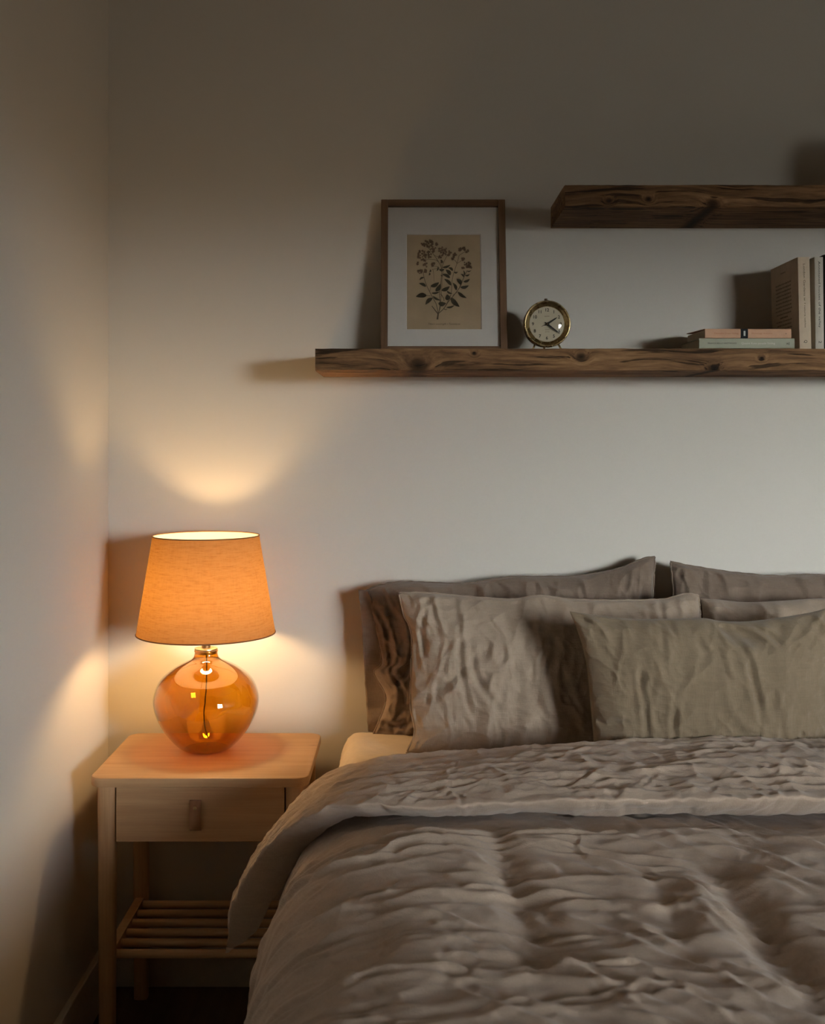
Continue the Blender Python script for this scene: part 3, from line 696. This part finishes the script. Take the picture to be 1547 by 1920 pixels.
def duvet_h(S_, Y_, X_):
    w1 = perlin(S_ * 4, Y_ * 4, 1); w2 = perlin(S_ * 8, Y_ * 8, 2)
    h = .012 * perlin(S_ * 2.6, Y_ * 2.8, 14) + .0055 * w2
    sh = S_ - X_; off = float(np.median(sh[:, 0][X_[:, 0] > .1]))       # arc length minus x on the flat top
    sp = []
    # three deep lengthwise hollows between the down channels
    for pts, w, am in [([(938, 1548), (965, 1630), (1005, 1720), (1025, 1800)], .020, -.017), ([(1335, 1625), (1395, 1690), (1450, 1765), (1545, 1865)], .024, -.022), ([(1225, 1620), (1268, 1700), (1300, 1790)], .016, -.008),
                       ([(700, 1640), (690, 1760), (680, 1900)], .03, -.006)]:
        P = catmull([on_top(*p) for p in pts], 24)
        dd = np.full(S_.shape, 9.); tt = np.zeros(S_.shape)
        for q, (a, b) in enumerate(P):
            e = (S_ - off - a) ** 2 + ((Y_ - b) * .8) ** 2; mk = e < dd; dd = np.where(mk, e, dd); tt = np.where(mk, q / 23, tt)
        h = h + am * np.exp(-(np.sqrt(dd) + .004 * w2) ** 2 / w ** 2 / 1.5) * np.sin(np.pi * np.clip(tt * .9 + .05, 0, 1)) ** .5
    # folds that run across the bed and over its edge
    for _ in range(34):
        sp.append((rd.uniform(.10, .5), rd.uniform(-.62, -1.4), rd.gauss(-.08, .10), rd.uniform(.3, .6), rd.uniform(-.25, .25), rd.uniform(.006, .011), rd.uniform(.004, .008)))
    for _ in range(80):
        s0 = rd.uniform(.05, .95) ; sp.append((s0, rd.uniform(-.62, -1.42), rd.gauss(0, .13) - .35 * smooth(.7, 1.1, s0), rd.uniform(.2, .55), rd.uniform(-.35, .35), rd.uniform(.006, .012), rd.uniform(.003, .0085)))
    # slanting folds on the right half
    for _ in range(75):
        sp.append((rd.uniform(.68, 1.25), rd.uniform(-.62, -1.42), -rd.uniform(.55, 1.15), rd.uniform(.10, .32), rd.uniform(-.8, .8), rd.uniform(.006, .013), rd.uniform(.003, .0075)))
    for _ in range(30):
        sp.append((rd.uniform(.3, 1.25), rd.uniform(-.6, -1.42), rd.uniform(-1.6, 1.6), rd.uniform(.05, .14), rd.uniform(-2, 2), rd.uniform(.004, .007), rd.uniform(.0015, .0035)))
    h = h + strokes(S_, Y_, [q[:5] + (q[5] * .8, q[6]) for q in sp]) * .62
    h = h + .0030 * (ridge(S_ * 3.1 + Y_, (Y_ + .03 * w1) * 19, 8, 1.3) - .45)
    # hollow where the turned-back edge presses into the cover
    yfl = np.interp(S_ - off, [-.25, -.1, .05, .2, 2], [-.60, -.67, -.73, -.752, -.752])
    yg = Y_ - yfl - .012; h = h * (1 - .6 * np.exp(-(yg / .05) ** 2)) - .021 * smooth(-.055, -.012, yg) * smooth(-.25, .0, S_ - off)
    return h + crumple(S_, Y_, 20) * .55
H = duvet_h(SS, YY, XX)
# drape of the side: hanging folds
side = smooth(.50, .15, SS) * (SS < .9)
H += side * (.013 * perlin(SS * 1.2, YY * 7 + SS * 1.2, 15) + .006 * ridge(SS * 1.6, YY * 15 + SS * 4, 16, 1.5))
V3 = np.empty(H.shape + (3,)); V3[..., 0] = XX + NB[:, :1] * H; V3[..., 1] = YY; V3[..., 2] = PB[:, 1:2] + NB[:, 1:2] * H
cov = raw('duvet_cover', V3.reshape(-1, 3).tolist(), grid_faces(len(S), len(ys), flip=True), DUVET, dv, origin=OD)
m = cov.modifiers.new('thick', 'SOLIDIFY'); m.thickness = .012; m.offset = -1

# turned-back edge: thick double layer between an inner line on the bed and an outer line
outer = [(-.324, .290), (-.313, .345), (-.300, .400), (-.268, .468), (-.218, .535), (-.168, .584), (-.115, .616), (-.050, .636), (.06, .645), (.22, .655), (.5, .662), (.8, .662), (1.2, .656), (1.45, .62), (1.54, .5), (1.58, .3)]
inner = [(-.318, .291), (-.262, .345), (-.235, .400), (-.205, .450), (-.170, .510), (-.125, .560), (-.08, .585), (-.03, .598), (.06, .606), (.22, .61), (.5, .612), (.8, .612), (1.2, .61), (1.40, .56), (1.50, .45), (1.55, .3)]
nS = 620
fo = np.r_[np.linspace(0, .60, 520), np.linspace(.603, 1, 100)]
PO = catmull(outer, fo); PI_ = catmull(inner, fo)
Lo = np.array(outer); so = fo * np.sum(np.linalg.norm(np.diff(Lo, axis=0), axis=1))
yfront = np.interp(so, [0, .10, .22, .34, .44, .60, 3], [-.492, -.545, -.60, -.655, -.70, -.735, -.735])
yback = np.interp(so, [0, .10, .22, .34, .46, .60, 3], [-.488, -.475, -.472, -.470, -.468, -.466, -.464])
yfront = yfront + .010 + .017 * perlin(so * 4.5, so * 0 + 3.3, 30) * smooth(.3, .6, so) + .006 * perlin(so * 13, so * 0, 31)
loop = []
nt_, ne = 130, 16
for k in range(ne): a = math.pi * k / ne; loop.append(('f', a))          # around the front edge, bottom to top
for k in range(nt_): loop.append(('t', k / nt_))
for k in range(ne + 1): a = math.pi * k / ne; loop.append(('b', a))
rows = []
NO = with_normals(PO)
so2 = so
cst = [(rd.uniform(.3, 1.1), rd.uniform(-.47, -.75), rd.gauss(0, .16), rd.uniform(.14, .5), rd.uniform(-.3, .3), rd.uniform(.0035, .007), rd.uniform(.0015, .0038)) for _ in range(60)]
cst += [(rd.uniform(.45, 1.2), rd.uniform(-.56, -.75), rd.uniform(-1.5, 1.5), rd.uniform(.04, .12), rd.uniform(-2, 2), rd.uniform(.0035, .006), rd.uniform(.0015, .0035)) for _ in range(42)]
cst += [(rd.uniform(.0, .4), rd.uniform(-.46, -.66), rd.gauss(-.1, .12), rd.uniform(.15, .4), rd.uniform(-.3, .3), rd.uniform(.004, .008), rd.uniform(.002, .004)) for _ in range(26)]
for kind, q in loop:
    if kind == 'f':
        n_ = .5 - .5 * math.cos(q); bul = .013 * math.sin(q) ** .8 * smooth(0, .15, so)
        y = yfront - bul * (.4 + .6 * n_) + .034 * (1 - n_) ** 1.1 * smooth(.05, .3, so); pos = PI_ * (1 - n_) + PO * n_
    elif kind == 't': y = yfront + (yback - yfront) * q; pos = PO.copy()
    else:
        n_ = .5 + .5 * math.cos(q); y = yback + .018 * math.sin(q) * smooth(0, .15, so); pos = PI_ * (1 - n_) + PO * n_
    # crown of the folded layer: lower towards both long edges
    tt = (y - yback) / (yfront - yback)
    top = 1 if kind == 't' else (.5 - .5 * math.cos(q) if kind == 'f' else .5 + .5 * math.cos(q))
    crown = -.016 * smooth(.45, 1.08, tt)
    yw = y + .02 * perlin(so * 3, y * 6, 33)
    h = crown * smooth(.3, .6, so) + .0042 * (ridge(so * 4.2, yw * 24, 34, 1.6) - .4) + .0065 * perlin(so * 3.3, y * 5, 35) + crumple(so, y, 50) * 1.0
    h += .0045 * (ridge((so + y) * 11, (y - so * .4) * 8, 37, 2.4) - .3) * smooth(.5, .9, so) * smooth(-.45, -.62, y)
    h += .005 * (ridge(so * 1.2, yw * 40 + so * 2, 36, 1.3) - .4) * smooth(.55, .1, so)
    h += strokes(so, y, cst) * .48
    h = h * (.6 + .4 * top if kind == 'f' else .25 + .75 * top) * smooth(-.01, .10, so)
    P = pos + NO * h[:, None]
    rows.append(np.stack([P[:, 0], y + (h * .35 if kind == 'f' else 0), P[:, 1]], 1))
A = np.array(rows)                     # loop x S
m_ = A.shape[0]; nS = A.shape[1]
fc = grid_faces(m_, nS, cu=True)
capf = [tuple(i * nS for i in range(m_)), tuple(i * nS + nS - 1 for i in range(m_))[::-1]]
raw('turned_back_edge', A.reshape(-1, 3).tolist(), fc + capf, DUVET, dv, origin=OD)

# ------------------------------------------------------------------ pillows
def pillow(label, top, right, bottom, left, Yt, Yb, T, mat, seed, creases=(), piping=True, wr=1.0, nu=260, nv=170, sag=0, name='pillow', group=None, edge_pow=.5):
    """boundary curves give the seam line; the two faces are inflated from it"""
    def cur(pts, n, f):
        return catmull([W(x, y, f(y)) for x, y in pts], n)
    ys_ = [p[1] for p in top]; ylo, yhi = sum(ys_) / len(ys_), sum(p[1] for p in bottom) / len(bottom)
    def yf(y): return Yt + (Yb - Yt) * (y - ylo) / (yhi - ylo)
    u = (1 - np.cos(np.linspace(0, np.pi, nu))) / 2 * .35 + np.linspace(0, 1, nu) * .65; v = (1 - np.cos(np.linspace(0, np.pi, nv))) / 2 * .35 + np.linspace(0, 1, nv) * .65
    Ct, Cb, Cl, Cr = cur(top, u, yf), cur(bottom, u, yf), cur(left, v, yf), cur(right, v, yf)
    U, Vv = np.meshgrid(u, v, indexing='ij')
    G = ((1 - Vv)[..., None] * Ct[:, None] + Vv[..., None] * Cb[:, None] + (1 - U)[..., None] * Cl[None] + U[..., None] * Cr[None]
         - ((1 - U) * (1 - Vv))[..., None] * Ct[0] - (U * (1 - Vv))[..., None] * Ct[-1] - ((1 - U) * Vv)[..., None] * Cb[0] - (U * Vv)[..., None] * Cb[-1])
    a, b = 2 * U - 1, 2 * Vv - 1
    f = (np.clip(1 - np.abs(a) ** 3.2, 0, 1) ** edge_pow) * (np.clip(1 - np.abs(b) ** 2.6, 0, 1) ** edge_pow)
    f = f * (1 + .18 * b * (1 - a * a))        # fuller low down
    Wd = np.linalg.norm(Ct[-1] - Ct[0]); Hd = np.linalg.norm(Cl[-1] - Cl[0])
    X, Z = U * Wd, Vv * Hd
    nrm = Vector((0, -1, 0)); lean = math.atan2(Yt - Yb, Hd); N = np.array([0, -math.cos(lean), math.sin(lean)])
    edge = np.minimum(np.minimum(U, 1 - U) * Wd, np.minimum(Vv, 1 - Vv) * Hd)
    def wr_h(s):
        wx = X + .03 * perlin(X * 6, Z * 6, s + 1); wz = Z + .03 * perlin(X * 6, Z * 6, s + 2)
        h = .0085 * perlin(X * 5, Z * 5, s + 3)
        h = h + .0075 * (ridge(wx * 11, wz * 3.6, s + 4, 1.8) - .4) * (.35 + .65 * smooth(-.4, .5, perlin(X * 3, Z * 3, s + 9)))
        h = h + .0050 * (ridge((wx + wz * .7) * 9, (wz - wx * .4) * 5, s + 5, 2) - .35)
        # gathers drawn in from the seams
        ge = np.exp(-np.minimum(U, 1 - U) * Wd / .05); gv = np.exp(-np.minimum(Vv, 1 - Vv) * Hd / .05)
        h = h + .0060 * ge * (ridge(X * 5, wz * 21, s + 6, 1.6) - .5) + .0045 * gv * (ridge(wx * 19, Z * 5, s + 7, 1.6) - .5)
        h = h + crumple(X, Z, s + 8) * 1.2
        r3 = random.Random(s)
        sp = [(r3.uniform(.0, Wd), r3.uniform(0, Hd), math.pi / 2 + r3.gauss(0, .35), r3.uniform(.07, .24), r3.uniform(-2.5, 2.5), r3.uniform(.005, .010), r3.uniform(.0025, .0065)) for _ in range(int(46 * Wd / .5))]
        sp += [(r3.uniform(.0, Wd), r3.choice((r3.uniform(0, .07), Hd - r3.uniform(0, .08))), math.pi / 2 + r3.gauss(0, .5), r3.uniform(.05, .13), r3.uniform(-3, 3), r3.uniform(.004, .007), r3.uniform(.002, .0045)) for _ in range(int(30 * Wd / .5))]
        sp += [(r3.choice((r3.uniform(0, .06), Wd - r3.uniform(0, .06))), r3.uniform(0, Hd), r3.gauss(0, .6), r3.uniform(.06, .15), r3.uniform(-3, 3), r3.uniform(.005, .009), r3.uniform(.003, .006)) for _ in range(16)]
        h = h + strokes(X, Z, sp) * .62
        return h * smooth(0, .012, edge) * wr
    out = []
    for sgn, s in ((1, seed), (-1, seed + 60)):
        h = T / 2 * f + wr_h(s)
        if sgn > 0:
            for pts, wdt, dep in creases:
                P = np.array([W(x, y, yf(y)) for x, y in pts])
                d2 = np.full(U.shape, 9.); cp = catmull(P, 30); tpar = np.zeros(U.shape)
                for i_, q in enumerate(cp):
                    dd = (G[..., 0] - q[0]) ** 2 + (G[..., 2] - q[2]) ** 2; mk = dd < d2; d2 = np.where(mk, dd, d2); tpar = np.where(mk, i_ / 29, tpar)
                d = np.sqrt(d2); fd = np.sin(np.pi * np.clip(tpar * .92 + .06, 0, 1)) ** .6
                h = h + fd * (-dep * np.exp(-(d / wdt) ** 2) + dep * .55 * np.exp(-((d - wdt * 1.7) / (wdt * .9)) ** 2)) * smooth(0, .015, edge)
        P = G + (sgn * np.maximum(h, .0004 * (edge > 0)))[..., None] * N
        out.append(P)
    A, B = out
    nU, nV = U.shape
    Vt = A.reshape(-1, 3).tolist() + B.reshape(-1, 3).tolist()
    Fc = grid_faces(nU, nV, flip=True) + grid_faces(nU, nV, base=nU * nV)
    # stitch the rim
    rim = [(i, 0) for i in range(nU)] + [(nU - 1, j) for j in range(1, nV)] + [(i, nV - 1) for i in range(nU - 2, -1, -1)] + [(0, j) for j in range(nV - 2, 0, -1)]
    ids = [i * nV + j for i, j in rim]; K = nU * nV
    Fc += [(ids[k], ids[(k + 1) % len(ids)], ids[(k + 1) % len(ids)] + K, ids[k] + K) for k in range(len(ids))]
    c = G.reshape(-1, 3).mean(0); org = (float(c[0]), float(c[1]), float(G[..., 2].min()))
    o = raw(name, Vt, Fc, mat, origin=org, loc=org)
    tag(o, label, 'pillow', group)
    if piping:
        pts = [G[i, j] for i, j in rim][::2]; pts = np.array(pts); n = len(pts); k = np.arange(n)
        pts[:, 1] += .0035 * np.sin(k * .9) * perlin(k * .11, k * 0., seed) - .001
        pts[:, 0] += .0012 * perlin(k * .3, k * 0., seed + 3); pts[:, 2] += .0012 * perlin(k * .3, k * 0., seed + 4)
        raw('piping', *tube_v(pts.tolist(), .0023, 8, True), mat, o, origin=org)
    return o, org

# back row, against the wall
pa, oa = pillow('dark taupe pillow against the wall, at the left end of the back row', [(676, 1112), (712, 1098), (760, 1091), (870, 1094), (960, 1082), (1080, 1080), (1160, 1066), (1205, 1048), (1228, 1044)],
       [(1228, 1044), (1224, 1120), (1224, 1240), (1232, 1382)], [(700, 1378), (900, 1392), (1100, 1392), (1232, 1382)], [(676, 1112), (700, 1170), (716, 1240), (702, 1262), (724, 1310), (700, 1378)],
       -.057, -.100, .105, PIL_DARK, 100, creases=[([(700, 1130), (725, 1180), (735, 1260)], .006, .006), ([(735, 1290), (770, 1240), (780, 1190)], .008, .008), ([(705, 1345), (740, 1360), (775, 1350)], .007, .008)], wr=1.15)
# open hem of its pillowcase behind the left seam
V = []
lo = catmull([W(x, y, -.070) for x, y in [(672, 1106), (678, 1170), (682, 1240), (686, 1310), (690, 1373)]], 50)
li = catmull([W(x, y, -.072) for x, y in [(690, 1108), (712, 1170), (728, 1240), (720, 1262), (735, 1310), (722, 1376)]], 50)
for i in range(50):
    for j in range(14):
        q = j / 13; p = lo[i] * (1 - q) + li[i] * q
        V.append((p[0] + .0010 * float(perlin(i * .4, j * .1, 5)), p[1] + .012 * math.sin(q * 3.1) * float(perlin(i * .13, 0, 8)) - .006 * q + .01 * (1 - q) * float(perlin(i * .2, 2, 9)), p[2]))
fl = raw('pillowcase_hem', V, grid_faces(50, 14), PIL_DARK, pa, origin=oa); m = fl.modifiers.new('s', 'SOLIDIFY'); m.thickness = .003

pillow('dark taupe pillow against the wall, at the right end of the back row', [(1257, 1053), (1300, 1062), (1380, 1074), (1450, 1080), (1510, 1078), (1600, 1078), (1740, 1062), (1800, 1050)],
       [(1800, 1050), (1795, 1200), (1800, 1382)], [(1262, 1382), (1400, 1392), (1600, 1392), (1800, 1382)], [(1257, 1053), (1262, 1100), (1270, 1220), (1262, 1382)], -.057, -.100, .105, PIL_DARK, 200, nu=200)
# middle row
pillow('oat linen pillow with wavy piped seam, left in the middle row', [(748, 1112), (800, 1112), (880, 1119), (960, 1124), (1010, 1117), (1070, 1124), (1160, 1126), (1240, 1124), (1285, 1114), (1309, 1116)],
       [(1309, 1116), (1314, 1180), (1312, 1280), (1318, 1405)], [(762, 1412), (900, 1424), (1150, 1424), (1318, 1405)], [(748, 1112), (757, 1150), (772, 1190), (771, 1260), (771, 1330), (778, 1372), (762, 1412)],
       -.190, -.262, .115, PIL_MID, 300, creases=[([(800, 1310), (860, 1260), (900, 1230)], .010, .007), ([(880, 1200), (890, 1270), (930, 1330)], .007, .006), ([(860, 1180), (862, 1260), (880, 1340)], .006, .005), ([(800, 1130), (790, 1180), (800, 1240)], .006, .006)], wr=1.1)
pillow('oat linen pillow, right in the middle row behind the front cushion', [(1314, 1122), (1345, 1124), (1400, 1129), (1470, 1126), (1547, 1122), (1640, 1128), (1780, 1124), (1860, 1112)],
       [(1860, 1112), (1856, 1250), (1860, 1405)], [(1322, 1405), (1500, 1424), (1700, 1424), (1860, 1405)], [(1314, 1122), (1320, 1180), (1330, 1300), (1322, 1405)], -.190, -.262, .115, PIL_MID, 400, nu=200, piping=False)
# front cushion
pillow('olive-beige lumbar cushion in front of the other pillows', [(1068, 1146), (1110, 1152), (1180, 1160), (1260, 1160), (1320, 1159), (1350, 1164), (1400, 1165), (1460, 1158), (1520, 1148), (1566, 1136)],
       [(1566, 1136), (1560, 1220), (1556, 1320), (1568, 1440)], [(1118, 1445), (1250, 1452), (1430, 1452), (1568, 1440)], [(1068, 1146), (1085, 1190), (1098, 1240), (1106, 1310), (1118, 1445)],
       -.375, -.412, .112, PIL_FRONT, 500, creases=[([(1345, 1172), (1385, 1190), (1425, 1205)], .013, .014), ([(1352, 1180), (1385, 1225), (1400, 1290), (1415, 1360)], .007, .006), ([(1400, 1168), (1440, 1195), (1455, 1215)], .006, .006),
       ([(1100, 1340), (1135, 1355), (1180, 1350)], .009, .007), ([(1190, 1260), (1200, 1330), (1205, 1385)], .006, .005), ([(1255, 1300), (1250, 1345), (1255, 1390)], .006, .005)], wr=.8, piping=False)

# ------------------------------------------------------------------ render look
SC.view_settings.view_transform = 'Standard'; SC.view_settings.look = 'None'
SC.view_settings.gamma = 1.0; SC.view_settings.use_curve_mapping = False; SC.view_settings.exposure = 0.0
cy = SC.cycles
cy.max_bounces = 12; cy.diffuse_bounces = 6; cy.glossy_bounces = 5; cy.transmission_bounces = 8; cy.transparent_max_bounces = 24
cy.sample_clamp_indirect = 6.0; cy.caustics_reflective = False; cy.use_denoising = True
